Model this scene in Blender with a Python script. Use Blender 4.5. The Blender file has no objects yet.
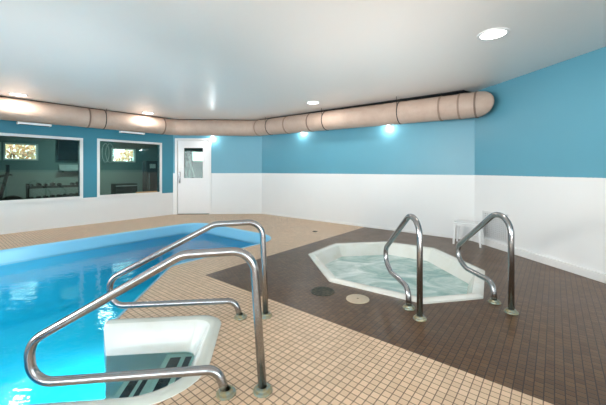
import bpy, bmesh, math, random
from mathutils import Vector, Matrix
random.seed(7)
C = bpy.context.scene.collection
PI = math.pi
CT, ST = math.cos(math.radians(39.1)), math.sin(math.radians(39.1))
RZ = math.radians(-39.1)           # the room's long axes
RA = math.radians(5.9)             # the 45 degree walls, the entry step, the rails
CEIL = 2.56
def W(u, v, z=0.0): return Vector((CT*u + ST*v, -ST*u + CT*v, z))
def UV(x, y): return (CT*x - ST*y, ST*x + CT*y)
Aa, Ab = Vector((math.cos(RA), math.sin(RA), 0)), Vector((-math.sin(RA), math.cos(RA), 0))
def AB(a, b, z=0.0): return Aa*a + Ab*b + Vector((0, 0, z))
def ab2uv(a, b):
    p = AB(a, b); return UV(p.x, p.y)

# ------------------------------------------------------------------ objects
def put(name, bm, mat, parent=None, smooth=False, loc=None, rotz=0):
    me = bpy.data.meshes.new(name)
    bmesh.ops.recalc_face_normals(bm, faces=bm.faces[:]) if smooth != 'keep' else None
    bm.to_mesh(me); bm.free()
    for m in (mat if isinstance(mat, (list, tuple)) else [mat]): me.materials.append(m)
    o = bpy.data.objects.new(name, me); C.objects.link(o)
    if smooth:
        for p in me.polygons: p.use_smooth = True
        if smooth != 'all':
            try: me.set_sharp_from_angle(angle=math.radians(40))
            except Exception: pass
    if parent: o.parent = parent
    if loc is not None: o.location = loc
    o.rotation_euler = (0, 0, rotz)
    return o
def tag(o, label=None, cat=None, group=None, kind=None):
    if label: o['label'] = label
    if cat: o['category'] = cat
    if group: o['group'] = group
    if kind: o['kind'] = kind
    return o
def thing(name, label, cat, loc=(0, 0, 0), rotz=0, group=None):
    o = bpy.data.objects.new(name, None); C.objects.link(o)
    o.empty_display_size = .1
    o.location = loc; o.rotation_euler = (0, 0, rotz)
    return tag(o, label, cat, group)
def dup(root, loc, rotz=None, label=None, group=None):
    r = root.copy(); C.objects.link(r); r.location = loc
    if rotz is not None: r.rotation_euler = (0, 0, rotz)
    if label: r['label'] = label
    if group: r['group'] = group
    for ch in list(root.children):
        c = ch.copy(); C.objects.link(c); c.parent = r
        for g in ch.children:
            d = g.copy(); C.objects.link(d); d.parent = c
    return r
def struct(name, bm, mat, smooth=False):
    return tag(put(name, bm, mat, None, smooth), kind='structure')

# ------------------------------------------------------------------ shapes
def box(bm, x0, x1, y0, y1, z0, z1, f=None, mi=0, bevel=0):
    f = f or (lambda x, y, z: Vector((x, y, z)))
    vs = [bm.verts.new(f(x, y, z)) for x in (x0, x1) for y in (y0, y1) for z in (z0, z1)]
    fs = []
    for q in ((0,1,3,2),(4,6,7,5),(0,4,5,1),(2,3,7,6),(0,2,6,4),(1,5,7,3)):
        fc = bm.faces.new([vs[i] for i in q]); fc.material_index = mi; fs.append(fc)
    if bevel:
        es = list({e for fc in fs for e in fc.edges})
        bmesh.ops.bevel(bm, geom=es, offset=bevel, segments=2, affect='EDGES', profile=.5)
def fillet(pts, rad, n=8, closed=False):
    pts = [Vector(p) for p in pts]; out = []; N = len(pts)
    for i, p in enumerate(pts):
        r = rad[i] if isinstance(rad, (list, tuple)) else rad
        if (not closed and i in (0, N-1)) or r <= 0: out.append(p); continue
        a, c = pts[i-1], pts[(i+1) % N]
        da, dc = (a-p).normalized(), (c-p).normalized()
        ang = da.angle(dc)
        if ang > PI-.02: out.append(p); continue
        t = min(r/math.tan(ang/2), .49*(a-p).length if r else 0, .49*(c-p).length) if True else 0
        t = min(r/math.tan(ang/2), .5*(a-p).length, .5*(c-p).length)
        r2 = t*math.tan(ang/2)
        cen = p + (da+dc).normalized()*(r2/math.sin(ang/2))
        s, e = p+da*t-cen, p+dc*t-cen
        tot = s.angle(e)
        for k in range(n+1):
            q = k/n
            out.append(cen + (s*math.sin((1-q)*tot) + e*math.sin(q*tot))/max(1e-6, math.sin(tot)))
    return out
def tube(bm, pts, r, n=14, caps=True, rf=None):
    pts = [Vector(p) for p in pts]
    q = [pts[0]]
    for p in pts[1:]:
        if (p-q[-1]).length > 1e-4: q.append(p)
    pts = q
    T = [(pts[min(i+1, len(pts)-1)]-pts[max(i-1, 0)]).normalized() for i in range(len(pts))]
    up = Vector((0, 0, 1)) if abs(T[0].z) < .9 else Vector((0, 1, 0))
    N = (up - T[0]*up.dot(T[0])).normalized(); rings = []
    for i, p in enumerate(pts):
        if i:
            N = (N - T[i]*N.dot(T[i])).normalized()
        B = T[i].cross(N); rr = rf(i) if rf else r
        rings.append([bm.verts.new(p + (N*math.cos(2*PI*k/n) + B*math.sin(2*PI*k/n))*rr) for k in range(n)])
    for a, b in zip(rings, rings[1:]):
        for k in range(n): bm.faces.new((a[k], a[(k+1) % n], b[(k+1) % n], b[k]))
    if caps: bm.faces.new(rings[0][::-1]); bm.faces.new(rings[-1])
    return rings
def lathe(bm, prof, n=32, c=(0, 0, 0), close=True, mi=0):
    rings = []
    for r, z in prof:
        rings.append([bm.verts.new((c[0]+r*math.cos(2*PI*k/n), c[1]+r*math.sin(2*PI*k/n), c[2]+z)) for k in range(n)])
    for a, b in zip(rings, rings[1:]):
        for k in range(n):
            f = bm.faces.new((a[k], a[(k+1) % n], b[(k+1) % n], b[k])); f.material_index = mi
    if close:
        for rg in (rings[0], rings[-1]):
            f = bm.faces.new(rg); f.material_index = mi
def poly_fill(bm, loops, z, f=None, mi=0):
    """flat face set with holes: first loop outer, the rest holes; loops are 2D point lists"""
    f = f or (lambda x, y, z: Vector((x, y, z)))
    es = []
    for L in loops:
        vs = [bm.verts.new(f(p[0], p[1], z)) for p in L]
        for i in range(len(vs)): es.append(bm.edges.new((vs[i], vs[(i+1) % len(vs)])))
    r = bmesh.ops.triangle_fill(bm, edges=es, use_beauty=True, normal=(0, 0, 1))
    for g in r['geom']:
        if isinstance(g, bmesh.types.BMFace):
            g.material_index = mi
            if g.normal.z < 0: g.normal_flip()
def inset(loop, d, closed=True):
    """inset a CCW/CW 2D loop by d towards its inside"""
    n = len(loop); P = [Vector((p[0], p[1])) for p in loop]
    area = sum(P[i].x*P[(i+1) % n].y - P[(i+1) % n].x*P[i].y for i in range(n))
    s = 1 if area > 0 else -1; out = []
    for i in range(n):
        e0 = (P[i]-P[i-1]).normalized(); e1 = (P[(i+1) % n]-P[i]).normalized()
        n0, n1 = Vector((-e0.y, e0.x))*s, Vector((-e1.y, e1.x))*s
        m = n0+n1
        if m.length < 1e-6: m = n0.copy()
        m.normalize(); out.append(P[i] + m*(d/max(.5, m.dot(n0))))
    return out
def skin_loops(bm, levels, f=None, closed=True, mi=0, sm=None):
    """levels: list of (loop2d, z) with equal counts, joined by quads"""
    f = f or (lambda x, y, z: Vector((x, y, z)))
    R = [[bm.verts.new(f(p[0], p[1], z)) for p in L] for L, z in levels]
    n = len(R[0])
    for a, b in zip(R, R[1:]):
        for k in range(n if closed else n-1):
            fc = bm.faces.new((a[k], a[(k+1) % n], b[(k+1) % n], b[k])); fc.material_index = mi
    return R

# ------------------------------------------------------------------ materials
class NT:
    def __init__(s, name):
        s.m = bpy.data.materials.new(name); s.m.use_nodes = True
        s.t = s.m.node_tree; s.t.nodes.clear()
        s.out = s.t.nodes.new('ShaderNodeOutputMaterial')
    def n(s, typ, ins={}, **kw):
        nd = s.t.nodes.new(typ)
        for k, v in kw.items(): setattr(nd, k, v)
        for k, v in ins.items():
            sk = nd.inputs[k]
            if isinstance(v, bpy.types.NodeSocket): s.t.links.new(v, sk)
            else: sk.default_value = v
        return nd
    def math(s, op, a, b=None, c=None):
        nd = s.n('ShaderNodeMath', operation=op)
        for i, v in enumerate((a, b, c)):
            if v is None: continue
            if isinstance(v, bpy.types.NodeSocket): s.t.links.new(v, nd.inputs[i])
            else: nd.inputs[i].default_value = v
        return nd.outputs[0]
    def mix(s, fac, a, b):
        nd = s.n('ShaderNodeMix', data_type='RGBA')
        for sk, v in ((nd.inputs[0], fac), (nd.inputs[6], a), (nd.inputs[7], b)):
            if isinstance(v, bpy.types.NodeSocket): s.t.links.new(v, sk)
            else: sk.default_value = v
        return nd.outputs[2]
    def noise(s, vec, scale, detail=3, rough=.5):
        nd = s.n('ShaderNodeTexNoise', {'Scale': scale, 'Detail': detail, 'Roughness': rough})
        if vec is not None: s.t.links.new(vec, nd.inputs['Vector'])
        return nd
    def pos(s): return s.n('ShaderNodeNewGeometry').outputs['Position']
    def obj(s): return s.n('ShaderNodeTexCoord').outputs['Object']
    def ramp(s, fac, x0, x1, y0=0., y1=1.):
        nd = s.n('ShaderNodeMapRange', {0: fac, 1: x0, 2: x1, 3: y0, 4: y1}); return nd.outputs[0]
    def bump(s, h, strength=.3, dist=.01):
        return s.n('ShaderNodeBump', {'Height': h, 'Strength': strength, 'Distance': dist}).outputs[0]
    def pbr(s, **k):
        names = {'col': 'Base Color', 'rough': 'Roughness', 'metal': 'Metallic', 'nrm': 'Normal', 'spec': 'Specular IOR Level',
                 'ior': 'IOR', 'coat': 'Coat Weight', 'coatr': 'Coat Roughness', 'em': 'Emission Color', 'es': 'Emission Strength', 'alpha': 'Alpha'}
        nd = s.n('ShaderNodeBsdfPrincipled', {names[a]: b for a, b in k.items()})
        s.t.links.new(nd.outputs[0], s.out.inputs[0]); return s.m
def rgb(r, g, b): 
    f = lambda c: (c/255/12.92 if c/255 <= .04045 else ((c/255+.055)/1.055)**2.4)
    return (f(r), f(g), f(b), 1)

def simple(name, col, rough=.5, metal=0, vary=.06, scale=30, bump=.05, spec=.5):
    t = NT(name); p = t.obj(); nz = t.noise(p, scale, 4).outputs[0]
    dark = tuple(c*(1-vary*2) for c in col[:3])+(1,); lite = tuple(min(1, c*(1+vary)) for c in col[:3])+(1,)
    return t.pbr(col=t.mix(nz, dark, lite), rough=rough, metal=metal, spec=spec, nrm=t.bump(nz, bump, .002))

def wall_paint(name, split, upper, lower):
    t = NT(name); p = t.pos(); z = t.n('ShaderNodeSeparateXYZ', {0: p}).outputs[2]
    edge = t.noise(p, 40, 2).outputs[0]
    zz = t.math('ADD', z, t.math('MULTIPLY', t.math('SUBTRACT', edge, .5), .006))
    fac = t.ramp(zz, split-.002, split+.002)
    nz = t.noise(p, 2.2, 4).outputs[0]; fine = t.noise(p, 130, 2).outputs[0]
    up = t.mix(nz, tuple(c*.94 for c in upper[:3])+(1,), upper)
    lo = t.mix(nz, tuple(c*.96 for c in lower[:3])+(1,), lower)
    return t.pbr(col=t.mix(fac, lo, up), rough=t.ramp(fac, 0, 1, .45, .38), nrm=t.bump(fine, .08, .002))

BLUE = rgb(96, 160, 182); WHITE = (.80, .81, .82, 1)
M_wall = wall_paint('blue_over_white_paint', 1.133, BLUE, WHITE)
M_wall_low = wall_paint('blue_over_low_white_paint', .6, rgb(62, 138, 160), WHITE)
M_gymwall = wall_paint('gym_wall_paint', 1.22, (.18, .25, .25, 1), (.34, .39, .37, 1))
M_trim = simple('white_gloss_trim', (.82, .82, .82, 1), .35, vary=.02)
M_door = simple('white_door_paint', (.84, .84, .85, 1), .35, vary=.02)

def ceiling_mat():
    t = NT('glossy_white_ceiling'); p = t.pos()
    nz = t.noise(p, 1.3, 4).outputs[0]
    w = t.noise(t.n('ShaderNodeMapping', {'Vector': p, 'Rotation': (0, 0, .68), 'Scale': (9, 1.2, 1)}).outputs[0], 1.0, 2).outputs[0]
    return t.pbr(col=t.mix(nz, (.90, .845, .81, 1), (.92, .87, .84, 1)), rough=.30, spec=.45, nrm=t.bump(w, .12, .02))
M_ceil = ceiling_mat()

PITCH = .0457
def floor_mat():
    t = NT('mosaic_floor_tile'); p = t.pos()
    m = t.n('ShaderNodeMapping', {'Vector': p, 'Rotation': (0, 0, math.radians(39.1))}).outputs[0]
    s = t.n('ShaderNodeSeparateXYZ', {0: m}); u, v = s.outputs[0], s.outputs[1]
    u0, v0 = -3.155, 2.076
    cu = t.math('DIVIDE', t.math('SUBTRACT', u, u0), PITCH); cv = t.math('DIVIDE', t.math('SUBTRACT', v, v0), PITCH)
    brown = t.math('MULTIPLY', t.math('GREATER_THAN', u, u0), t.math('GREATER_THAN', v, v0))
    # every other brown row is shifted half a tile
    row = t.math('FLOOR', cu); odd = t.math('MODULO', t.math('ABSOLUTE', row), 2.0)
    cv2 = t.math('ADD', cv, t.math('MULTIPLY', t.math('MULTIPLY', odd, .5), brown))
    def edge(c):
        fr = t.math('FRACT', c); return t.math('MINIMUM', fr, t.math('SUBTRACT', 1.0, fr))
    d = t.math('MINIMUM', edge(cu), edge(cv2))
    tile = t.ramp(d, .035, .075)
    cid = t.n('ShaderNodeCombineXYZ', {0: row, 1: t.math('FLOOR', cv2)}).outputs[0]
    rnd = t.n('ShaderNodeTexWhiteNoise', {'Vector': cid}).outputs[0]
    dirt = t.noise(p, 1.4, 5, .6).outputs[0]
    tan = t.mix(rnd, (.64, .45, .295, 1), (.76, .545, .37, 1))
    tan = t.mix(t.ramp(dirt, .4, .75, 0, .25), tan, (.46, .35, .26, 1))
    tg = t.mix(dirt, (.10, .055, .03, 1), (.17, .105, .07, 1))
    br = t.mix(rnd, (.095, .046, .019, 1), (.160, .085, .038, 1))
    br = t.mix(t.ramp(dirt, .35, .7, 0, .5), br, (.12, .070, .046, 1))
    bg = (.022, .012, .008, 1)
    ct = t.mix(tile, tg, tan); cb = t.mix(tile, bg, br)
    col = t.mix(brown, ct, cb)
    wet = t.noise(p, 3.0, 3).outputs[0]
    rough = t.math('ADD', t.ramp(brown, 0, 1, .42, .33), t.math('MULTIPLY', t.math('SUBTRACT', wet, .5), .16))
    return t.pbr(col=col, rough=rough, nrm=t.bump(tile, .35, .0015), spec=t.ramp(brown, 0, 1, .5, .38))
M_floor = floor_mat()

M_steel = None
def steel():
    t = NT('brushed_stainless_steel'); p = t.obj()
    nz = t.noise(p, 18, 4).outputs[0]; spots = t.noise(p, 55, 3, .7).outputs[0]
    col = t.mix(t.ramp(spots, .66, .9, 0, .3), (.36, .36, .37, 1), (.36, .30, .21, 1))
    return t.pbr(col=col, metal=1.0, rough=t.ramp(nz, .3, .7, .22, .27))
M_steel = steel()
def corroded():
    t = NT('corroded_flange_metal'); p = t.obj()
    nz = t.noise(p, 42, 4, .6).outputs[0]
    col = t.mix(t.ramp(nz, .42, .6), (.22, .28, .26, 1), (.32, .27, .15, 1))
    return t.pbr(col=col, metal=.6, rough=.38, nrm=t.bump(nz, .15, .002))
M_flange = corroded()

def fibre(name, col, stain, amt=.35):
    t = NT(name); p = t.pos(); nz = t.noise(p, 3.5, 5, .65).outputs[0]; sp = t.noise(p, 60, 2).outputs[0]
    c = t.mix(t.ramp(nz, .45, .8, 0, amt), col, stain)
    c = t.mix(t.ramp(sp, .76, .79, 0, .5), c, (.25, .2, .12, 1))
    return t.pbr(col=c, rough=.22, coat=.3)
M_rimm = fibre('aged_shaded_fibreglass_rim', (.66, .69, .64, 1), (.56, .54, .42, 1), .6)  # same fibreglass as the walls, base darkened for the rim's shading; stains over it
M_fib = fibre('white_fibreglass', (.84, .84, .80, 1), (.72, .69, .58, 1))
M_spa = fibre('spa_fibreglass', (.74, .74, .70, 1), (.60, .56, .42, 1), .5)
M_liner = simple('azure_pool_liner', (0, .66, 1, 1), .5, vary=.04, scale=1.5, bump=0)
M_band = simple('pale_blue_pool_edge', (.30, .63, .83, 1), .3, vary=.03, scale=3, bump=0)

def water(name, tint, milky=None, ripple=.18, foam=False, rdist=.02, scale=4.5):
    t = NT(name); p = t.pos()
    mp = t.n('ShaderNodeMapping', {'Vector': p, 'Rotation': (0, 0, .5), 'Scale': (1, 1.6, 1)}).outputs[0]
    a = t.noise(mp, scale, 3, .55).outputs[0]; b = t.noise(p, scale*3.3, 2).outputs[0]
    h = t.math('ADD', a, t.math('MULTIPLY', b, .25))
    nr = t.bump(h, ripple, rdist)
    tr = t.n('ShaderNodeBsdfTransparent', {0: tint}).outputs[0]
    body = tr
    if milky:
        f1 = t.noise(t.n('ShaderNodeMapping', {'Vector': p, 'Scale': (1, 1.3, 1)}).outputs[0], 1.9, 5, .6)
        f1.inputs['Distortion'].default_value = 1.1
        cl = t.ramp(f1.outputs[0], .38, .68)
        df = t.n('ShaderNodeBsdfDiffuse', {0: t.mix(cl, milky, (.82, .90, .88, 1))}).outputs[0]
        mx = t.n('ShaderNodeMixShader', {0: t.ramp(cl, 0, 1, .62, .95)})
        t.t.links.new(tr, mx.inputs[1]); t.t.links.new(df, mx.inputs[2]); body = mx.outputs[0]
    gl = t.n('ShaderNodeBsdfGlossy', {'Roughness': .03, 'Normal': nr}).outputs[0]
    fr = t.n('ShaderNodeFresnel', {0: 1.33, 1: nr}).outputs[0]
    m2 = t.n('ShaderNodeMixShader', {0: fr})
    t.t.links.new(body, m2.inputs[1]); t.t.links.new(gl, m2.inputs[2])
    t.t.links.new(m2.outputs[0], t.out.inputs[0]); return t.m
M_water = water('clear_pool_water', (.68, .985, 1, 1))
M_spawater = water('bubbling_spa_water', (.55, .86, .80, 1), (.44, .70, .66, 1), ripple=.3, rdist=.03, scale=7)

def glass(name, tint, ior=1.5):
    t = NT(name)
    tr = t.n('ShaderNodeBsdfTransparent', {0: tint}).outputs[0]
    gl = t.n('ShaderNodeBsdfGlossy', {'Roughness': .01}).outputs[0]
    fr = t.n('ShaderNodeFresnel', {0: ior}).outputs[0]
    m = t.n('ShaderNodeMixShader', {0: fr}); t.t.links.new(tr, m.inputs[1]); t.t.links.new(gl, m.inputs[2])
    t.t.links.new(m.outputs[0], t.out.inputs[0]); return t.m
M_tint = glass('green_tinted_glass', (.58, .72, .67, 1))
M_clear = glass('clear_glass', (.95, .98, .97, 1))

def duct_mat():
    t = NT('beige_duct_wrap'); p = t.pos()
    nz = t.noise(p, 5, 5, .6).outputs[0]; wr = t.noise(t.n('ShaderNodeMapping', {'Vector': p, 'Scale': (1, 1, 5)}).outputs[0], 7, 3).outputs[0]
    c = t.mix(nz, (.40, .29, .235, 1), (.56, .43, .36, 1))
    return t.pbr(col=c, rough=.62, nrm=t.bump(wr, .35, .02))
M_duct = duct_mat()
M_black = simple('matt_black', (.012, .012, .013, 1), .6, vary=.2)
M_seam = simple('brown_seam_tape', (.22, .15, .12, 1), .7)
M_seam2 = simple('tan_seam_tape', (.30, .21, .165, 1), .7)
M_rubber = simple('dark_grey_rubber', (.03, .033, .035, 1), .5, vary=.2)
M_grey = simple('light_grey_plastic', (.55, .57, .58, 1), .45)
M_stool = simple('white_plastic', (.82, .83, .84, 1), .4, vary=.02)
M_vent = simple('grey_vent_metal', (.66, .67, .68, 1), .5, vary=.03)
M_ventd = simple('dark_vent_recess', (.36, .365, .37, 1), .8)
M_beige = simple('beige_drain_plastic', (.52, .42, .30, 1), .4)
M_beigeh = simple('dark_slot', (.10, .08, .06, 1), .7)
M_gymfloor = simple('dark_gym_floor', (.06, .06, .06, 1), .6)
M_wood = simple('light_wood', (.45, .30, .15, 1), .5)
M_strip = simple('black_anti_slip_strip', (.025, .03, .045, 1), .8, vary=.3, scale=50)
def drain_dark():
    t = NT('algae_dark_grate'); p = t.obj(); nz = t.noise(p, 28, 4).outputs[0]
    return t.pbr(col=t.mix(t.ramp(nz, .4, .62), (.022, .022, .016, 1), (.075, .07, .045, 1)), rough=.5, nrm=t.bump(nz, .4, .004))
M_grate = drain_dark()
def emis(name, col, s):
    t = NT(name); e = t.n('ShaderNodeEmission', {0: col, 1: s}); t.t.links.new(e.outputs[0], t.out.inputs[0]); return t.m
M_lamp = emis('lit_lamp_lens', (1, .97, .92, 1), 9)
M_bulb = emis('lit_wall_bulb', (1, .98, .95, 1), 14)
def leaf_mat(name, a, b, c):
    t = NT(name); p = t.pos(); nz = t.noise(p, 7, 3).outputs[0]; n2 = t.noise(p, 23, 2).outputs[0]
    return t.pbr(col=t.mix(t.ramp(n2, .4, .6), t.mix(t.ramp(nz, .4, .6), a, b), c), rough=.7)
M_leaf_o = leaf_mat('autumn_leaves', (.90, .36, .14, 1), (.90, .62, .25, 1), (.85, .58, .50, 1))
M_leaf_g = leaf_mat('green_leaves', (.30, .55, .08, 1), (.5, .66, .15, 1), (.16, .35, .06, 1))
M_grass = simple('lawn_grass', (.14, .22, .06, 1), .9, vary=.3, scale=8)
M_bark = simple('bark', (.14, .09, .06, 1), .9)

# ------------------------------------------------------------------ outlines (uv)
# spa outline from its corners on the floor
SPA = [(.086, 4.43), (.52, 5.05), (1.41, 5.19), (2.02, 4.75), (2.16, 3.70), (1.70, 2.945), (1.10, 2.83), (.296, 3.395)]
spa_uv = [UV(x, y) for x, y in SPA]
aM = -1.25
c_uv = ab2uv(aM, .62)
v_end = -.42
u_c = (aM*math.sqrt(2)) - v_end                       # where the diagonal edge meets the near end
diag_top_v = aM*math.sqrt(2) + 3.77
main_pts = [(-6.5, v_end), (-6.5, 4.1), (-3.77, 4.1), (-3.77, diag_top_v), (u_c, v_end)]
def V3(L): return [Vector((p[0], p[1], 0)) for p in L]
# main pool alone (diagonal closed)
main_loop = fillet(V3(main_pts), [.4, .45, .55, .25, .25], 10, True)
# pool + entry step (hole in the deck)
S_out = [(aM, 2.66), (-.395, 2.66), (-.375, 1.66), (aM, 1.66)]
So = [ab2uv(*p) for p in S_out]
hole_pts = [(-6.5, v_end), (-6.5, 4.1), (-3.77, 4.1), (-3.77, diag_top_v), So[0], So[1], So[2], So[3], (u_c, v_end)]
hole_loop = fillet(V3(hole_pts), [.4, .45, .55, .25, 0, .17, .36, 0, .25], 10, True)
spa_loop = V3(spa_uv)

# room outline
LEFT_U, BACK_V = -8.126, 5.99
cornA, cornB, cornC = (LEFT_U, 4.35), (-6.35, 5.99), (-1.07, 5.99)
tR = 6.2; cornD = (-1.07+.753*tR, 5.99-.659*tR); REAR = -3.2
room = [(LEFT_U, REAR), cornA, cornB, cornC, cornD, (cornD[0], REAR)]

bm = bmesh.new()
outer = inset(room, -.06)
poly_fill(bm, [outer, hole_loop, spa_loop], 0, W)
floor = struct('floor', bm, M_floor)

bm = bmesh.new()
poly_fill(bm, [inset(room, -.1)], CEIL, W)
for f in bm.faces: f.normal_flip()
r = bmesh.ops.extrude_face_region(bm, geom=bm.faces[:])
bmesh.ops.translate(bm, verts=[g for g in r['geom'] if isinstance(g, bmesh.types.BMVert)], vec=(0, 0, .1))
struct('ceiling', bm, M_ceil)

def wall(name, p0, p1, mat, holes=(), th=.12, out=1, z0=0, z1=CEIL, ext=0.0):
    """p0,p1 in uv; thickness away from the room (to the left of p0->p1 when out=1)"""
    a, b = Vector(p0), Vector(p1); L = (b-a).length; d = (b-a)/L; n = Vector((-d.y, d.x))*out
    def f(s, t, z):
        q = a + d*s + n*t; return W(q.x, q.y, z)
    ss = sorted({-ext, L+ext} | {h for H in holes for h in H[:2]}); zs = sorted({z0, z1} | {h for H in holes for h in H[2:4]})
    bm = bmesh.new()
    for s0, s1 in zip(ss, ss[1:]):
        for q0, q1 in zip(zs, zs[1:]):
            cs, cz = (s0+s1)/2, (q0+q1)/2
            if any(H[0] < cs < H[1] and H[2] < cz < H[3] for H in holes): continue
            box(bm, s0, s1, 0, th, q0, q1, f)
    bmesh.ops.remove_doubles(bm, verts=bm.verts[:], dist=1e-5)
    # drop faces shared by neighbouring blocks
    seen = {}
    for fc in bm.faces[:]: seen.setdefault(tuple(sorted(v.index for v in fc.verts)), []).append(fc)
    bm.verts.index_update(); seen = {}
    for fc in bm.faces[:]: seen.setdefault(tuple(sorted(v.index for v in fc.verts)), []).append(fc)
    bmesh.ops.delete(bm, geom=[x for L_ in seen.values() if len(L_) > 1 for x in L_], context='FACES')
    return struct(name, bm, mat), f, L

vL = lambda v: v-REAR
win1 = (vL(-.30), vL(2.20), .64, 1.87); win2 = (vL(2.58), vL(3.98), .64, 1.89)
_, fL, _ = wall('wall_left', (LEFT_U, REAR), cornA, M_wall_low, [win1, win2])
dA, dB = .10, .985
_, fD, _ = wall('wall_door_side', cornA, cornB, M_wall, [(dA, dB, 0, 2.05)])
_, fB, LB = wall('wall_back', cornB, cornC, M_wall)
_, fR, LR = wall('wall_right', cornC, cornD, M_wall)
big = [(.6, 4.4, .35, 2.3)]
_, fE, LE = wall('wall_far_right', cornD, (cornD[0], REAR), M_wall, [(.5, 4.6, .5, 2.25)])
rearh = [(1.0, 4.6, .5, 2.25), (6.4, 10.2, .5, 2.25)]
_, fS, LS = wall('wall_rear', (cornD[0], REAR), (LEFT_U, REAR), M_wall, rearh)

def base(name, p0, p1, h=.085, th=.03, gaps=(), s0=0.0, s1=None):
    a, b = Vector(p0), Vector(p1); L = (b-a).length; d = (b-a)/L; n = Vector((d.y, -d.x))
    def f(s, t, z):
        q = a + d*s + n*t; return W(q.x, q.y, z)
    bm = bmesh.new(); cuts = [s0]+[g for G in gaps for g in G]+[s1 or L]
    for i in range(0, len(cuts), 2):
        box(bm, cuts[i], cuts[i+1], 0, th, 0, h, f, bevel=.004)
    return struct(name, bm, M_trim)
base('baseboard_left', (LEFT_U, REAR), cornA, .05, .015)
base('baseboard_door_side', cornA, cornB, .05, .015, [(.05, 1.035)])
base('baseboard_back', cornB, cornC, .05, .015)
base('baseboard_right', cornC, cornD, .095, .04)

# black strip standing in for the dark gap between ceiling and walls behind duct
def dark_gap(name, pts, w):
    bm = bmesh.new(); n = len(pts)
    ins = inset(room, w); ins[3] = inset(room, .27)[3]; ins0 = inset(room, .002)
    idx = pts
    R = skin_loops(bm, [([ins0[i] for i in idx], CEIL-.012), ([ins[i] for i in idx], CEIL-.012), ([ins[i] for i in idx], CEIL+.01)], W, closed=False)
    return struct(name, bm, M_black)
dark_gap('dark_gap_strip', [0, 1, 2, 3], .34)

# ------------------------------------------------------------------ left windows, door
def glazed(name, f, s0, s1, z0, z1, glassmat, fr=.05, depth=.015, mull=None):
    """frame standing proud of the wall on the room side, pane inside the wall"""
    bm = bmesh.new()
    for a in ((s0-fr, s1+fr, z1, z1+fr), (s0-fr, s1+fr, z0-fr, z0), (s0-fr, s0, z0, z1), (s1, s1+fr, z0, z1)):
        box(bm, a[0], a[1], -depth-.012, .10, a[2], a[3], f, bevel=.003)
    if mull: box(bm, mull-.02, mull+.02, -.0, .10, z0, z1, f)
    o = struct(name, bm, M_trim)
    bm = bmesh.new()
    box(bm, s0-.005, s1+.005, .045, .051, z0-.005, z1+.005, f)
    g = put('pane', bm, glassmat, o); return o
glazed('window_1', fL, *win1, M_tint, fr=.055)
glazed('window_2', fL, *win2, M_tint, fr=.05)
for i, h in enumerate([(.5, 4.6, .5, 2.25)]): glazed('window_3', fE, *h, M_clear, mull=2.5)  # this and the next two: unseen windows added for fill light
glazed('window_4', fS, *rearh[0], M_clear, mull=2.8); glazed('window_5', fS, *rearh[1], M_clear, mull=8.3)

# door: frame (structure), leaf with window and handle
bm = bmesh.new()
for a in ((dA-.045, dB+.045, 2.045, 2.09), (dA-.045, dA+.012, 0, 2.045), (dB-.012, dB+.045, 0, 2.045)):
    box(bm, a[0], a[1], -.02, .12, a[2], a[3], fD, bevel=.003)
struct('trim_2', bm, M_trim)
leaf_s0, leaf_s1 = dA+.016, dB-.016
w0, w1, q0, q1 = .285, .795, 1.0, 1.83
bm = bmesh.new()
for a in ((leaf_s0, leaf_s1, .015, q0), (leaf_s0, leaf_s1, q1, 2.038), (leaf_s0, w0, q0, q1), (w1, leaf_s1, q0, q1)):
    box(bm, a[0], a[1], .03, .075, a[2], a[3], fD)
bmesh.ops.remove_doubles(bm, verts=bm.verts[:], dist=1e-5)
door = struct('door_1', bm, M_door)
bm = bmesh.new()
for a in ((w0-.02, w1+.02, q1, q1+.02), (w0-.02, w1+.02, q0-.02, q0), (w0-.02, w0, q0, q1), (w1, w1+.02, q0, q1)):
    box(bm, a[0], a[1], .022, .083, a[2], a[3], fD, bevel=.002)
put('window_bead', bm, M_door, door)
bm = bmesh.new(); box(bm, w0, w1, .05, .055, q0, q1, fD); put('pane', bm, M_tint, door)
bm = bmesh.new()
box(bm, .145, .19, .02, .03, .86, 1.17, fD, bevel=.003)
tube(bm, [fD(.168, .02, 1.13), fD(.168, -.03, 1.13)], .014, 10)
tube(bm, fillet([fD(.168, .02, 1.05), fD(.168, -.035, 1.05), fD(.168, -.035, .89), fD(.168, .02, .89)], .02), .009, 10)
put('door_handle', bm, M_steel, door, True)
for zz in (.25, 1.05, 1.85):
    bm = bmesh.new(); tube(bm, [fD(leaf_s1+.004, .024, zz-.05), fD(leaf_s1+.004, .024, zz+.05)], .008, 10); put('hinge', bm, M_steel, door, True)
# threshold
bm = bmesh.new(); box(bm, dA, dB, .0, .12, 0, .012, fD); struct('trim_3', bm, M_rubber)

# ------------------------------------------------------------------ gym behind the left wall
GU = -11.3
gy0, gy1 = -2.0, 9.0
gw = [(.55, 1.30, 1.50, 1.93), (1.38, 2.05, 1.50, 1.93), (3.95, 4.66, 1.50, 1.93), (6.85, 7.55, 1.58, 1.97)]
_, fG, _ = wall('wall_gym_outer', (GU, gy0), (GU, gy1), M_gymwall, [(a-gy0, b-gy0, c, d) for a, b, c, d in gw])
wall('wall_gym_near', (LEFT_U-.125, gy0), (GU, gy0), M_gymwall)
wall('wall_gym_far', (GU, gy1), (-6.2, gy1), M_gymwall)
wall('wall_gym_side', (-6.2, gy1), (-6.2, 6.13), M_gymwall)
gym = [(GU-.05, gy0-.05), (LEFT_U-.13, gy0-.05), (LEFT_U-.13, 4.40), (-6.45, 6.09), (-6.15, 6.09), (-6.15, gy1+.05), (GU-.05, gy1+.05)]
bm = bmesh.new(); poly_fill(bm, [gym], 0, W); struct('floor_gym', bm, M_gymfloor)
bm = bmesh.new(); poly_fill(bm, [gym], CEIL, W); struct('ceiling_gym', bm, simple('gym_ceiling', (.6, .6, .6, 1), .8))
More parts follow.
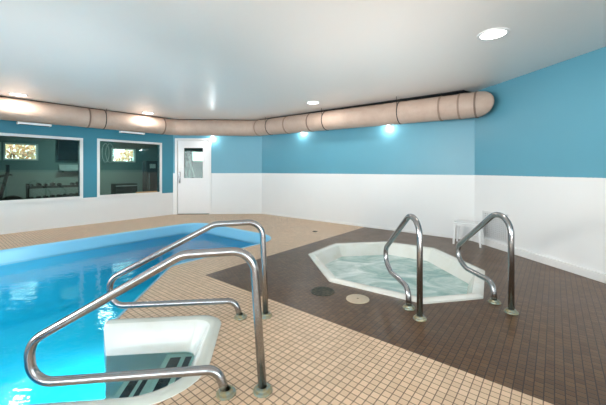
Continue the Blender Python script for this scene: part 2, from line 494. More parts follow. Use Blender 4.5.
for i, (a, b, c, d) in enumerate(gw):
    glazed('window_%d' % (6+i), fG, a-gy0+.02, b-gy0-.02, c+.02, d-.02, M_clear, fr=.04)

# outdoors beyond the gym windows
bm = bmesh.new(); box(bm, -30, -11.5, -8, 18, -.2, -.05, W); struct('ground', bm, M_grass)
def shrub(loc, w, h, seed, mat, label):
    rnd = random.Random(seed)
    t = thing('shrub', label, 'shrub', W(loc[0], loc[1], -.05), 0, None)
    bm = bmesh.new()
    for k in range(5):
        x, y = rnd.uniform(-.1, .1), rnd.uniform(-.1, .1)
        tube(bm, [(x, y, 0), (x*2+rnd.uniform(-.2, .2)*w, y*2+rnd.uniform(-.2, .2)*w, h*.45), (rnd.uniform(-.4, .4)*w, rnd.uniform(-.4, .4)*w, h*.8)], .03, 6)
    put('stem', bm, M_bark, t, True)
    bm = bmesh.new()
    for k in range(1500):
        th, ph = rnd.uniform(0, 2*PI), math.acos(rnd.uniform(-.7, 1)); r = rnd.uniform(.55, 1)**.5
        p = Vector((w*.5*r*math.sin(ph)*math.cos(th), w*.5*r*math.sin(ph)*math.sin(th), h*.55+h*.45*r*math.cos(ph)))
        d1 = Vector((rnd.gauss(0, 1), rnd.gauss(0, 1), rnd.gauss(0, 1))).normalized(); d2 = d1.orthogonal().normalized()
        s = rnd.uniform(.05, .09)
        bm.faces.new([bm.verts.new(q) for q in (p+d1*s, p+d2*s*.5, p-d1*s, p-d2*s*.5)])
    put('foliage', bm, mat, t, 'keep')
    return t
shrub((-13.4, 1.9), 1.5, 2.3, 1, M_leaf_o, 'orange-leaved shrub outside the high window seen through the left gym window')
shrub((-12.6, 3.05), .5, 2.1, 2, M_leaf_g, 'small green shrub outside at the right end of the same high window, left gym window')
shrub((-13.4, 5.6), 2.2, 2.15, 3, M_leaf_o, 'yellow and orange shrub outside, seen through the middle gym window')

# ------------------------------------------------------------------ swimming pool
pool = thing('swimming_pool', 'large in-ground swimming pool with azure water and white entry steps', 'pool', (0, 0, 0), 0)
WL, DEEP = -.19, -1.05
dense = main_loop
L1 = inset(dense, .018); L2 = inset(dense, .028)
# opening in the basin wall where the entry steps join
def in_mouth(p, q):
    x = W((p[0]+q[0])/2, (p[1]+q[1])/2)
    return abs(x.dot(Aa)-aM) < .25
# subdivide the diagonal so that the mouth has exact ends
def split_diag(L):
    out = []; n = len(L)
    for i in range(n):
        p, q = Vector((L[i][0], L[i][1])), Vector((L[(i+1) % n][0], L[(i+1) % n][1])); out.append(p)
        wp, wq = W(p.x, p.y), W(q.x, q.y); bp, bq = wp.dot(Ab), wq.dot(Ab)
        if abs(wp.dot(Aa)-wq.dot(Aa)) < .02 and abs(bp-bq) > 1.2:
            for bt in sorted((1.70, 2.64), reverse=bp > bq): out.append(p+(q-p)*((bt-bp)/(bq-bp)))
    return out
D0, D1, D2 = split_diag(dense), split_diag(L1), split_diag(L2)
def is_mouth(L, i):
    p, q = L[i], L[(i+1) % len(L)]; a, b = W(p.x, p.y), W(q.x, q.y)
    return abs(abs(a.dot(Ab)-b.dot(Ab))-.94) < .02 and abs(a.dot(Aa)-b.dot(Aa)) < .02
def strip_loops(bm, levels, ztop_mouth=None):
    R = [[bm.verts.new(W(p.x, p.y, z)) for p in L] for L, z in levels]
    n = len(R[0])
    for a, b in zip(R, R[1:]):
        for k in range(n):
            if is_mouth(levels[0][0], k) and levels[0][1] > -.6: continue
            bm.faces.new((a[k], a[(k+1) % n], b[(k+1) % n], b[k]))
    return R
bm = bmesh.new()
strip_loops(bm, [(D0, -.03), (D0, .006), ([ (a+b)/2 for a, b in zip(D0, D1)], .012), (D1, .004), (D2, -.02)])
cop = put('coping', bm, M_band, pool, True); tag(cop, 'pale blue raised lip along the pool edge')
bm = bmesh.new(); strip_loops(bm, [(D2, -.02), (D2, WL-.03)])
put('waterline_band', bm, M_band, pool, True)
bm = bmesh.new()
strip_loops(bm, [(D2, WL-.03), (D2, -.62)])
R = strip_loops(bm, [(D2, -.62), (inset(D2, .04), -.74), (inset(D2, .12), -.86), (inset(D2, .24), -.97), (inset(D2, .40), DEEP)])
n = len(R[-1]); bm.faces.new(R[-1])
put('basin', bm, M_liner, pool, True)
# water, pool and steps together
WH = inset(hole_loop, .024)
bm = bmesh.new(); poly_fill(bm, [WH], WL, W)
put('water', bm, M_water, pool, 'keep')

# entry steps of white fibreglass, built in the 45 degree frame
fa = lambda a, b, z: AB(a, b, z)
aL = -1.335
def step_loop(d, r0=.17, r1=.36, dd=0, al=-1.298):
    pts = [(al, 2.66-d), (-.395-d, 2.66-d), (-.375-d-dd, 1.66+d), (al, 1.66+d)]
    return [(p.x, p.y) for p in fillet([Vector((x, y, 0)) for x, y in pts], [0, max(.05, r0-d*.4), max(.1, r1-d*.6), 0], 12)]
steps = thing('entry_steps', '', '', (0, 0, 0)); 
for k in ('label', 'category'):
    if k in steps: del steps[k]
steps.parent = pool
bm = bmesh.new()
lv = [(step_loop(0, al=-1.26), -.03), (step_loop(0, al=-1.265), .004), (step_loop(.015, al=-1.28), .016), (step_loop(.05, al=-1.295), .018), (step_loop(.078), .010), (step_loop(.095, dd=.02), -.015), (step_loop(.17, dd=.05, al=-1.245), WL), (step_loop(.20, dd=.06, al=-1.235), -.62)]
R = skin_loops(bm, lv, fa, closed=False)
# rounded ends of the rim where it meets the pool
for side in (0, -1):
    ring = [r[side] for r in R]
    bm.faces.new(ring + [bm.verts.new(Vector((ring[0].co.x, ring[0].co.y, -.62)))]) 
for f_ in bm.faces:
    if sum(v.co.z for v in f_.verts)/len(f_.verts) < -.001: f_.material_index = 1  # faces above this keep the darker, shaded rim colour
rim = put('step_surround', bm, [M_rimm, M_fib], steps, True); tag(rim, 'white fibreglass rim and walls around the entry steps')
for nm, a0, a1, z1 in (('tread', -.80, -.45, -.205), ('tread', -1.08, -.80, -.34), ('tread', -1.24, -1.08, -.48)):
    bm = bmesh.new(); box(bm, a0, a1+.02, 1.76, 2.55, DEEP, z1, fa, bevel=.006); put(nm, bm, M_fib, steps)
for a0, a1, z in ((-.757, -.68, -.205), (-.645, -.60, -.205), (-1.035, -.975, -.34), (-.945, -.91, -.34), (-.865, -.815, -.34)):
    bm = bmesh.new(); box(bm, a0, a1, 1.84, 2.44, z-.002, z+.003, fa); put('anti_slip_strip', bm, M_strip, steps)

# ------------------------------------------------------------------ hot tub
tub = thing('hot_tub', 'sunken eight-sided white hot tub full of milky bubbling water', 'hot tub', (0, 0, 0), 0)
def spal(d, r=.05):
    L = inset(spa_uv, d); return fillet(V3(L), r, 5, True)
bm = bmesh.new()
S0 = spal(-.012, .04)
R = skin_loops(bm, [(S0, -.01), (S0, .018), (spal(.008, .04), .03), (spal(.06), .03), (spal(.085, .06), .018), (spal(.10, .06), -.02)], W)
put('rim', bm, M_spa, tub, True)
bm = bmesh.new()
R = skin_loops(bm, [(spal(.10, .06), -.02), (spal(.16, .08), -.15), (spal(.22, .1), -.48)], W)
R2 = skin_loops(bm, [(spal(.22, .1), -.48), (spal(.55, .1), -.5), (spal(.58, .1), -.9)], W); bm.faces.new(R2[-1])
put('basin', bm, M_spa, tub, True)
bm = bmesh.new(); poly_fill(bm, [[(p.x, p.y) for p in spal(.158, .08)]], -.15, W)
put('water', bm, M_spawater, tub, 'keep')

# ------------------------------------------------------------------ rails
def flange(parent, x, y, lab):
    bm = bmesh.new()
    lathe(bm, [(.052, 0), (.054, .004), (.052, .012), (.040, .017), (.038, .026), (.030, .03), (.0245, .03), (.0245, .0)], 28, (x, y, 0), close=False)
    o = put('floor_flange', bm, M_flange, parent, True)
    return o
def rail(name, loc, rot, prof, rads, label, group, r=.0235, feet=None):
    t = thing(name, label, 'handrail', loc, rot, group)
    pts = fillet([Vector((s, 0, z)) for s, z in prof], rads, 12)
    bm = bmesh.new(); tube(bm, pts, r, 18); put('tube', bm, M_steel, t, 'all')
    for s in feet: flange(t, s, 0, None)
    return t
pA = [(0, .001), (-.030, .45), (-.052, .780), (-.43, .765), (-1.19, .335), (-1.175, .128), (-.242, .138), (-.198, .001)]
rA = [0, .3, .12, .16, .12, .12, .085, 0]
p = AB(-.045, 1.723)
rail('pool_handrail', p, RA, pA, rA, 'looped stainless steel pool handrail in the foreground, nearest the camera', 'handrails of the pool steps', feet=(0, -.198))
p = AB(-.043, 2.605)
pB = [(0, .001), (-.015, .45), (-.030, .79), (-.42, .775), (-1.235, .35), (-1.225, .140), (-.252, .140), (-.208, .001)]
rail('pool_handrail', p, RA, pB, rA, 'looped stainless steel pool handrail on the far side of the white steps', 'handrails of the pool steps', feet=(0, -.208))
pS = [(0, .001), (0, .968), (.757, .392), (.752, .255), (.62, .185), (.215, .178), (.200, .001)]
rS = [0, .15, .10, .12, .14, .09, 0]
RB = RA + PI/2
rail('spa_handrail', (.956, 2.538, 0), RB, pS, rS, 'curved steel grab rail at the middle of the hot tub front edge', 'grab rails of the hot tub', r=.0245, feet=(0, .2))
rail('spa_handrail', (1.783, 2.655, 0), RB, pS, rS, 'curved steel grab rail at the right corner of the hot tub', 'grab rails of the hot tub', r=.0245, feet=(0, .2))

# ------------------------------------------------------------------ drain covers
t = thing('skimmer_lid', 'round beige plastic lid set in the brown tiles beside the hot tub', 'drain cover', (.517, 2.93, 0))
bm = bmesh.new(); lathe(bm, [(.108, 0), (.108, .004), (.100, .006), (.0, .0065)], 36, close=False); put('lid', bm, M_beige, t, True)
bm = bmesh.new(); lathe(bm, [(.009, .006), (.009, .0075), (.0001, .0075)], 12, close=False); put('screw', bm, M_beigeh, t)
t = thing('floor_grate', 'round dark mossy drain grate in the brown tiles left of the beige lid', 'drain cover', (.197, 3.115, 0))
bm = bmesh.new(); lathe(bm, [(.122, 0), (.122, .004), (.112, .006), (.108, .003), (.0, .003)], 36, close=False); put('ring', bm, M_grate, t, True)
bm = bmesh.new()
for k in range(-4, 5):
    yy = k*.023; hx = math.sqrt(max(0, .105**2-yy*yy)); box(bm, -hx, hx, yy-.006, yy+.006, .003, .006)
put('bar', bm, M_grate, t)

t = thing('deck_inlet', 'small dark round deck fitting on the tan tiles beyond the pool tip', 'drain cover', (.27, 6.72, 0))
for nm_, prof in (('cap', [(.05, 0), (.05, .006), (.0001, .007)]),):
    bm = bmesh.new(); lathe(bm, prof, 20, close=False); put(nm_, bm, M_grate, t, True)
t.location = ((315-303)/310*378.2/61.5, 378.2/61.5, 0)

# ------------------------------------------------------------------ stool and wall grille
t = thing('plastic_stool', 'low white plastic stool in the corner by the grey wall grille', 'stool', W(-1.105, 5.665, 0), RZ)
bm = bmesh.new(); box(bm, -.21, .21, -.135, .135, .335, .362, bevel=.01)
box(bm, -.195, .195, -.12, .12, .305, .337); put('seat', bm, M_stool, t)
for sx in (-1, 1):
    for sy in (-1, 1):
        bm = bmesh.new()
        z0 = [Vector((sx*.195+dx, sy*.12+dy, 0)) for dx, dy in ((-.013, -.013), (.013, -.013), (.013, .013), (-.013, .013))]
        z1 = [Vector((sx*.178+dx, sy*.105+dy, .335)) for dx, dy in ((-.022, -.022), (.022, -.022), (.022, .022), (-.022, .022))]
        a = [bm.verts.new(q) for q in z0]; b = [bm.verts.new(q) for q in z1]
        for k in range(4): bm.faces.new((a[k], a[(k+1) % 4], b[(k+1) % 4], b[k]))
        bm.faces.new(a); bm.faces.new(b); put('leg', bm, M_stool, t)

g0, g1, gz0, gz1 = .20, .70, .125, .55
t = thing('wall_grille', 'grey metal grille low on the right wall behind the steel grab rail', 'vent', W(*(Vector(cornC)+(Vector(cornD)-Vector(cornC)).normalized()*g0), 0))
t.location.z = gz0; org = Vector(t.location)
fg = lambda s, tt, z: fR(s, tt, z) - org
bm = bmesh.new()
for a in ((g0, g1, gz0, gz0+.02), (g0, g1, gz1-.02, gz1), (g0, g0+.02, gz0, gz1), (g1-.02, g1, gz0, gz1)):
    box(bm, a[0], a[1], -.018, 0, a[2], a[3], fg)
put('frame', bm, M_vent, t)
bm = bmesh.new(); box(bm, g0+.01, g1-.01, -.004, 0, gz0+.01, gz1-.01, fg); put('backing', bm, M_ventd, t)
bm = bmesh.new()
for k in range(1, 14): box(bm, g0+.01, g1-.01, -.014, -.006, gz0+k*.030, gz0+k*.030+.014, fg)
for k in range(1, 12): box(bm, g0+.04*k, g0+.04*k+.008, -.016, -.006, gz0+.01, gz1-.01, fg)
put('slat', bm, M_vent, t)

# ------------------------------------------------------------------ duct
ZL, ZC, ZB, ZE = 2.335, 2.345, 2.34, 2.275
DR = .208; off = .32
roomI = inset(room, off)
dv = [Vector((roomI[0].x, REAR+.02, ZL)), Vector((roomI[1].x, roomI[1].y, ZC)), Vector((roomI[2].x, roomI[2].y, ZB)), Vector((-.86, roomI[3].y, ZE))]
path = fillet(dv, .35, 8)
# resample densely
P = [path[0]]
for q in path[1:]:
    d = (q-P[-1]).length; m = max(1, int(d/.06)); p0 = P[-1]
    for k in range(1, m+1): P.append(p0+(q-p0)*(k/m))
duct = thing('air_duct', 'long round beige air duct hung under the ceiling around the room', 'duct', (0, 0, 0))
bm = bmesh.new(); rnd = random.Random(3)
PW = [W(p.x, p.y, p.z) for p in P]
jit = [rnd.uniform(-.003, .003) for _ in PW]
rings = tube(bm, PW, DR, 28, rf=lambda i: DR+jit[i])
# the free end is cut back parallel to the right wall, with a rounded edge
dirC = (Vector(cornD)-Vector(cornC)).normalized()
for ring_i, gap, shr in ((-1, .20, .90), (-2, .225, .975), (-3, .27, 1.0)):
    rg = rings[ring_i]; cen = sum((v.co for v in rg), Vector())/len(rg)
    for v in rg:
        co = cen+(v.co-cen)*shr; u_, v_ = UV(co.x, co.y)
        uw = cornC[0] + (cornC[1]-v_)/(-dirC.y)*dirC.x
        v.co = W(uw-gap-.02, v_, co.z)
for k in range(-4, -9, -1):
    rg = rings[k]
    for v in rg:
        u_, v_ = UV(v.co.x, v.co.y); uw = cornC[0] + (cornC[1]-v_)/(-dirC.y)*dirC.x
        u_ = min(u_, uw-.29-.05*(-3-k)); v.co = W(u_, v_, v.co.z)
put('duct_body', bm, M_duct, duct, 'all')
def near_path(x_px):
    best = min(range(len(PW)), key=lambda i: abs(303+310*PW[i].x/PW[i].y-x_px) if PW[i].y > 1 else 1e9); return best
def band(i, r, w, mat, name, rod=False):
    T = (PW[min(i+1, len(PW)-1)]-PW[i-1]).normalized()
    bm = bmesh.new(); tube(bm, [PW[i]-T*w, PW[i]+T*w], r, 28)
    if rod:
        N = Vector((-T.y, T.x, 0)).normalized()
        tube(bm, [PW[i]+Vector((0, 0, DR-.01)), Vector((PW[i].x, PW[i].y, CEIL))], .006, 8)
        if N.y > 0: N = -N
        tube(bm, [PW[i]+N*(DR-.01)+Vector((0, 0, .05)), Vector((PW[i].x+N.x*DR, PW[i].y+N.y*DR, CEIL))], .004, 8)
    return put(name, bm, mat, duct, True)
for x in (103, 271, 326, 401): band(near_path(x), DR+.006, .008, M_black, 'hanger_strap', True)
for x in (86, 161, 260, 289, 311, 440, 462, 478): band(near_path(x), DR+.007, .014, M_seam if x in (86, 161, 311, 478) else M_seam2, 'seam_band')

# slot diffusers under the duct
for k, (xa, xb) in enumerate(((17, 51), (120, 144))):
    def on(x):
        kk = (x-303)/310.; v = None
        Y = (8.126-off+.0)/(.6307-.776*kk); return Vector((kk*Y, Y, 0))
    a, b = on(xa), on(xb); L = (b-a).length; mid = (a+b)/2
    t = thing('slot_diffuser', ['white slot diffuser under the duct above the left gym window', 'white slot diffuser under the duct above the window next to the door'][k], 'vent',
              (mid.x, mid.y, ZL-DR-.043), RZ, 'slot diffusers under the duct')
    bm = bmesh.new(); box(bm, -.055, .055, -L/2, L/2, 0, .04, bevel=.004); put('housing', bm, M_trim, t)
    bm = bmesh.new()
    for xx in (-.03, 0, .03): box(bm, xx-.006, xx+.006, -L/2+.03, L/2-.03, -.002, .002)
    put('slot', bm, M_rubber, t)

# ------------------------------------------------------------------ lamps
def light(name, typ, loc, energy, size=.1, col=(1, 1, 1), rot=(0, 0, 0), spread=None, sy=None, blend=None, angle=None):
    d = bpy.data.lights.new(name, typ); d.energy = energy; d.color = col
    if typ == 'AREA':
        d.size = size
        if sy: d.shape = 'RECTANGLE'; d.size_y = sy
        else: d.shape = 'DISK'
        if spread: d.spread = spread
    else: d.shadow_soft_size = size
    if typ == 'SPOT': d.spot_size = angle; d.spot_blend = blend
    o = bpy.data.objects.new(name, d); C.objects.link(o); o.location = loc; o.rotation_euler = rot; return o
LAMPW = 14
def downlight(x, y, label):
    t = thing('ceiling_downlight', label, 'ceiling light', (x, y, CEIL), 0, 'recessed ceiling downlights')
    t.location.z = CEIL-.012
    bm = bmesh.new(); lathe(bm, [(.142, .012), (.140, .004), (.125, 0), (.112, .004), (.112, .012)], 36, close=False); put('trim_ring', bm, M_trim, t, True)
    bm = bmesh.new(); lathe(bm, [(.112, .006), (.0001, .006)], 36, close=False); put('lens', bm, M_lamp, t)
    if y > 5:
        pass
    l = light('lamp_light', 'AREA', (0, 0, -.004), LAMPW, .2, (1, .93, .84)); l.parent = t
    return t
dl = lambda x, y: ((x-303)/310*(415.4/(170-y)), 415.4/(170-y))
downlight(*dl(493, 34), 'round recessed ceiling downlight at the upper right, largest in view')
downlight(*dl(313, 102.5), 'round recessed ceiling downlight in front of the duct at the middle')
downlight(*dl(148, 113), 'small round ceiling downlight near the duct above the window by the door')
downlight(*dl(18, 94.5), 'round ceiling downlight at the far left above the duct')

# wall lamps peeping out behind the duct
def wall_lamp(x_px, y_px, which, label):
    kk = (x_px-303)/310.
    if which == 'B': Y = BACK_V/(.6307*kk+.776)
    else:
        A0, B0 = W(*cornA), W(*cornB); d = (B0-A0); s = (kk*A0.y-A0.x)/(d.x-kk*d.y); Y = A0.y+s*d.y
    z = 1.22+(170-y_px)/310.*Y
    n = Vector((-ST, -CT, 0)) if which == 'B' else Vector((.09, -1, 0)).normalized()
    rz = math.atan2(n.y, n.x)
    t = thing('wall_lamp', label, 'wall light', (kk*Y, Y, z), rz, 'wall lamps below the duct')
    bm = bmesh.new(); tube(bm, [(0, 0, .02), (.012, 0, .02)], .05, 20); put('back_plate', bm, M_trim, t, True)
    bm = bmesh.new(); tube(bm, fillet([(.01, 0, .03), (.05, 0, .03), (.05, 0, .0)], .015), .008, 8); put('arm', bm, M_trim, t, True)
    bm = bmesh.new(); bmesh.ops.create_uvsphere(bm, u_segments=14, v_segments=10, radius=.034, matrix=Matrix.Translation((.05, 0, -.012))); put('bulb', bm, M_bulb, t, True)
    l = light('bulb_light', 'POINT', (.09, 0, -.06), 5, .03, (1, .98, .95)); l.parent = t
wall_lamp(213, 137, 'D', 'small bright wall lamp under the duct just right of the white door')
wall_lamp(303, 131, 'B', 'small bright wall lamp under the duct at the middle of the back wall')
wall_lamp(389, 126, 'B', 'small bright wall lamp under the duct at the right of the back wall')

# area lights added as daylight fill at the unseen rear and far right windows
ce = fE(2.55, .16, 1.37); cs1 = fS(2.8, .16, 1.37); cs2 = fS(8.3, .16, 1.37)
DAY = 50
light('day_fill_east', 'AREA', ce, DAY*1.1, 4.0, (1, .975, .93), (PI/2, 0, RZ+PI/2), sy=1.7)
light('day_fill_rear_one', 'AREA', cs1, DAY, 3.5, (1, .975, .93), (PI/2, 0, RZ), sy=1.7)
light('day_fill_rear_two', 'AREA', cs2, DAY, 3.7, (1, .975, .93), (PI/2, 0, RZ), sy=1.7)
for k in ('day_fill_rear_one', 'day_fill_rear_two'): pass

light('fill_uplight', 'AREA', W(1.2, -1.6, .5), 10, 2.6, (1, .97, .94), (PI, 0, 0))  # upward fill lights added behind the camera to lift the ceiling
light('fill_uplight', 'AREA', W(-3.0, -1.9, .5), 15, 2.2, (1, .97, .94), (PI, 0, 0))
def aim(name, src, dst, e, ang, size=.4):
    q = (Vector(dst)-Vector(src)).to_track_quat('-Z', 'Y').to_euler()
    light(name, 'SPOT', src, e, size, (1, .955, .90), q, angle=math.radians(ang), blend=1.0)
aim('fill_spot', (.9, -1.2, .45), (.7, 5.6, 2.25), 1150, 40)  # fill spots added out of view to brighten ceiling and walls
aim('fill_spot', (-3.9, .2, 1.5), (3.4, 3.6, 1.75), 750, 55)
aim('fill_spot', (-1.6, -1.0, .45), (-3.0, 5.8, 2.35), 900, 40)
# unseen lamps added under water in the near pool walls to brighten it
for b_ in (.95, 3.3):
    q = AB(aM-.10, b_, -.62)
    t = bpy.data.objects.new('underwater_fill', None); C.objects.link(t); t.location = q; t.rotation_euler = (0, 0, RA); t.parent = pool
    bm = bmesh.new(); tube(bm, [(.03, 0, 0), (.06, 0, 0)], .11, 24); put('housing', bm, M_trim, t, True)
    l = light('pool_fill', 'AREA', (-.02, 0, 0), 46, .2, (1, .97, .93), (0, PI/2-.38, 0), spread=2.6); l.parent = t
# ------------------------------------------------------------------ gym equipment
def hexprism(bm, c, r, h0, h1):
    vs = [[bm.verts.new((c+r*0+x, r*math.cos(PI*k/3), r*math.sin(PI*k/3)+r*.87)) for k in range(6)] for x in (h0, h1)]
    for k in range(6): bm.faces.new((vs[0][k], vs[0][(k+1) % 6], vs[1][(k+1) % 6], vs[1][k]))
    bm.faces.new(vs[0]); bm.faces.new(vs[1])
rk = thing('dumbbell_rack', 'black two-tier dumbbell rack along the gym wall, seen through the left window', 'rack', W(-10.85, 2.45, 0), RZ)
for y in (-.68, .68):
    bm = bmesh.new(); box(bm, -.03, .03, y-.03, y+.03, 0, .86); box(bm, -.25, .25, y-.03, y+.03, 0, .05); put('upright', bm, M_rubber, rk)
shelves = (.44, .78)
for z in shelves:
    bm = bmesh.new(); box(bm, -.14, .19, -.70, .70, z-.03, z, bevel=.004); box(bm, .17, .19, -.70, .70, z-.05, z+.015); put('shelf', bm, M_rubber, rk)
db0 = None
for j, z in enumerate(shelves):
    for i in range(9):
        y = -.60+i*.15; sc = .75+.5*(i/8) if j == 0 else .7+.35*((i*5) % 9)/8
        if j == 1 and i in (5,): continue
        lab = ['black hexagonal dumbbell on the lower tier of the gym rack', 'black hexagonal dumbbell on the upper tier of the gym rack'][j]
        grp = ['dumbbells on the lower tier', 'dumbbells on the upper tier'][j]
        loc = W(-10.85, 2.45+y, z+.001)
        if db0 is None:
            db0 = thing('dumbbell', lab, 'dumbbell', loc, RZ, grp)
            bm = bmesh.new(); tube(bm, [(-.06, 0, .045), (.06, 0, .045)], .014, 10); put('handle', bm, M_steel, db0, True)
            for s in (-1, 1):
                bm = bmesh.new(); hexprism(bm, 0, .052, s*.05, s*.11); put('head', bm, M_rubber, db0)
            d = db0
        else: d = dup(db0, loc, RZ, lab, grp)
        d.scale = (sc, sc, sc)
# dark screen on the gym wall, shelf and looped bands
def onG(v, z, d=0): return W(GU+d, v, z)
t = thing('wall_screen', 'large black screen mounted high on the gym wall above the dumbbell rack', 'screen', onG(2.97, 1.5, .01), RZ)
bm = bmesh.new(); box(bm, .03, .08, -.47, .47, .0, .66, bevel=.006); put('bezel', bm, M_black, t)
bm = bmesh.new(); box(bm, .079, .083, -.45, .45, .02, .64); put('display', bm, simple('dark_screen_glass', (.01, .012, .014, 1), .12), t)
bm = bmesh.new(); box(bm, -.01, .03, -.2, .2, .2, .45); put('bracket', bm, M_rubber, t)
t = thing('wall_shelf', 'pale grey wall shelf with a raised back under the gym screen', 'shelf', onG(2.82, 1.2, .01), RZ)
bm = bmesh.new(); box(bm, -.01, .18, -.27, .27, 0, .03); put('board', bm, M_grey, t)
bm = bmesh.new(); box(bm, -.01, .012, -.27, .27, .03, .18); put('back_panel', bm, M_grey, t)
for s in (-.2, .2):
    bm = bmesh.new(); box(bm, -.01, .15, s-.01, s+.01, -.06, 0); put('bracket', bm, M_rubber, t)
t = thing('exercise_band', 'pale looped exercise band hanging on the gym wall behind the window beside the door', 'exercise band', W(GU+.13, 3.72, 1.35), RZ)
for k, dy in enumerate((0, .12)):
    bm = bmesh.new()
    tube(bm, [Vector((.0, dy+.10*math.sin(a)*(1+.2*k), .42+.30*math.cos(a))) for a in [2*PI*i/30 for i in range(31)]], .012, 8, caps=False); put('loop', bm, M_grey, t, True)
bm = bmesh.new(); tube(bm, [(-.04, .05, .70), (.03, .05, .70)], .012, 8); put('hook', bm, M_steel, t)

t = thing('weight_bench', 'low black padded bench at the far left of the gym, seen through the left window', 'bench', W(-10.4, 1.0, 0), RZ)
bm = bmesh.new(); box(bm, -.15, .15, -.6, .6, .40, .47, bevel=.02); put('pad', bm, M_rubber, t)
bm = bmesh.new(); box(bm, -.03, .03, -.55, .55, .34, .40)
put('beam', bm, M_rubber, t)
for y in (-.5, .5):
    bm = bmesh.new(); box(bm, -.2, .2, y-.03, y+.03, 0, .05); box(bm, -.03, .03, y-.03, y+.03, .05, .35); put('leg', bm, M_rubber, t)

t = thing('exercise_bike', 'black exercise bike with curved handlebar cut by the left picture edge, behind the left window', 'exercise bike', W(-9.6, 1.0, 0), RZ)
bm = bmesh.new(); tube(bm, [(.0, -.45, .06), (.0, .10, .55), (0, .22, 1.15)], .035, 10); tube(bm, [(0, .1, .5), (0, -.35, .85)], .03, 10)
box(bm, -.25, .25, -.50, -.42, 0, .06); box(bm, -.25, .25, .42, .5, 0, .06); box(bm, -.03, .03, -.45, .45, .03, .07); put('frame', bm, M_rubber, t, True)
bm = bmesh.new(); tube(bm, [(-.05, .30, .40), (.05, .30, .40)], .24, 28); put('flywheel', bm, M_black, t, True)
bm = bmesh.new(); box(bm, -.1, .1, -.48, -.24, .86, .92, bevel=.02); put('seat', bm, M_black, t)
bm = bmesh.new(); tube(bm, fillet([(-.2, .02, 1.05), (-.22, .25, 1.12), (0, .3, 1.1), (.22, .25, 1.12), (.2, .02, 1.05)], .07), .016, 8); put('handlebar', bm, M_black, t, True)
bm = bmesh.new(); box(bm, -.09, .09, .2, .25, 1.14, 1.34, bevel=.01); put('console', bm, M_black, t)
for s in (-1, 1):
    bm = bmesh.new(); tube(bm, [(s*.06, .1, .35), (s*.1, .1, .35), (s*.1, .1+s*.15, .35)], .012, 8); box(bm, s*.14-.04, s*.14+.04, .1+s*.15-.04, .1+s*.15+.04, .34, .36); put('pedal', bm, M_rubber, t)

t = thing('fitness_machine', 'tall dark fitness machine with a small grey display behind the second window', 'machine', W(-10.5, 4.85, 0), RZ)
bm = bmesh.new(); box(bm, -.3, .3, -.27, .27, 0, .12, bevel=.01); put('base', bm, M_rubber, t)
bm = bmesh.new(); box(bm, -.2, .1, -.2, .2, .12, 1.52, bevel=.02); put('tower', bm, M_black, t)
bm = bmesh.new(); box(bm, .1, .13, -.09, .09, 1.28, 1.42, bevel=.004); put('display', bm, M_grey, t)
bm = bmesh.new(); tube(bm, fillet([(.1, -.15, .5), (.2, -.15, .5), (.2, -.15, 1.1), (.1, -.15, 1.1)], .04), .014, 8); put('handle', bm, M_steel, t, True)
t = thing('storage_crate', 'grey crate on the gym floor low at the left of the second window', 'crate', W(-10.85, 4.15, 0), RZ)
bm = bmesh.new()
for a in ((-.2, .2, -.32, .32, 0, .03), (-.2, -.17, -.32, .32, 0, .78), (.17, .2, -.32, .32, 0, .78), (-.2, .2, -.32, -.29, 0, .78), (-.2, .2, .29, .32, 0, .78)): box(bm, *a)
put('shell', bm, M_rubber, t)
bm = bmesh.new()
for z in (.2, .45, .7): box(bm, .2, .215, -.32, .32, z, z+.03)
put('rib', bm, M_grey, t)

t = thing('elliptical_trainer', 'pale elliptical trainer with curved arms seen through the door glass', 'exercise machine', W(-9.0, 5.35, 0), RZ)
bm = bmesh.new(); box(bm, -.03, .03, -.7, .7, 0, .07); box(bm, -.3, .3, -.7, -.62, 0, .06); box(bm, -.3, .3, .62, .7, 0, .06)
tube(bm, [(0, .1, .05), (0, .05, 1.35)], .045, 10); put('frame', bm, M_grey, t)
for s in (-1, 1):
    bm = bmesh.new(); tube(bm, fillet([(s*.14, .25, .25), (s*.2, .1, .9), (s*.26, -.05, 1.25), (s*.2, -.12, 1.65)], .2), .03, 10); put('arm', bm, M_trim, t, True)
    bm = bmesh.new(); box(bm, s*.14-.07, s*.14+.07, -.35, .0, .25, .29, bevel=.01); put('pedal', bm, M_black, t)
bm = bmesh.new(); tube(bm, [(-.06, .4, .38), (.06, .4, .38)], .3, 28); put('flywheel_cover', bm, M_rubber, t, True)
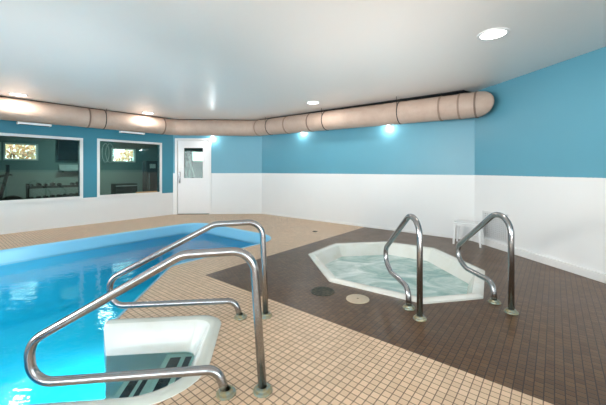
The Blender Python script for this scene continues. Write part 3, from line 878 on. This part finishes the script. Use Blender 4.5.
bm = bmesh.new(); box(bm, -.13, .13, -.02, .05, 1.3, 1.5, bevel=.01); put('console', bm, M_black, t)

# wooden stick left on the sill of window two
t = tag(None or bpy.data.objects.new('wooden_block', None), 'flat light wooden block lying on the sill of the window beside the door', 'block')
C.objects.link(t); t.location = fL(vL(3.72), -.012, .641); t.rotation_euler = (0, 0, RZ)
bpy.data.objects.remove(t)
bm = bmesh.new(); box(bm, -.018, .022, -.26, .26, 0, .03, bevel=.003)
t = put('wooden_block', bm, M_wood, None, loc=fL(vL(3.66), .0, .6405), rotz=RZ)
tag(t, 'flat light wooden block lying on the sill of the window beside the door', 'block')
t.location = fL(vL(3.64), .0, .6405)

# fill lamp and panel added so the gym beyond the glass is dimly lit
light('gym_fill_lamp', 'AREA', W(-9.8, 3.2, CEIL-.05), 65, .6, (.9, 1, .97))
gl = thing('gym_fill_panel', 'dim square fill light panel added on the gym ceiling', 'ceiling light', W(-9.8, 3.2, CEIL-.03), RZ)
bm = bmesh.new(); box(bm, -.3, .3, -.3, .3, 0, .03, bevel=.004); put('housing', bm, M_trim, gl)
bm = bmesh.new(); box(bm, -.27, .27, -.27, .27, -.003, .001); put('lens', bm, emis('dim_fill_panel', (.9, 1, .97, 1), 1.2), gl)

# ------------------------------------------------------------------ world, camera
w = bpy.data.worlds.new('World'); bpy.context.scene.world = w; w.use_nodes = True
bg = w.node_tree.nodes['Background']; bg.inputs[0].default_value = (.86, .93, 1, 1); bg.inputs[1].default_value = 9

cd = bpy.data.cameras.new('Camera'); cam = bpy.data.objects.new('Camera', cd); C.objects.link(cam)
cam.location = (0, 0, 1.22); cam.rotation_euler = (PI/2, 0, 0)
cd.sensor_width = 36; cd.lens = 36*310/606; cd.shift_y = -(202.5-170)/606; cd.clip_start = .02
sc = bpy.context.scene; sc.camera = cam
sc.view_settings.view_transform = 'Standard'; sc.view_settings.look = 'None'; sc.view_settings.gamma = 1
sc.cycles.caustics_reflective = False; sc.cycles.caustics_refractive = False
sc.view_settings.exposure = -.11; sc.view_settings.use_curve_mapping = False
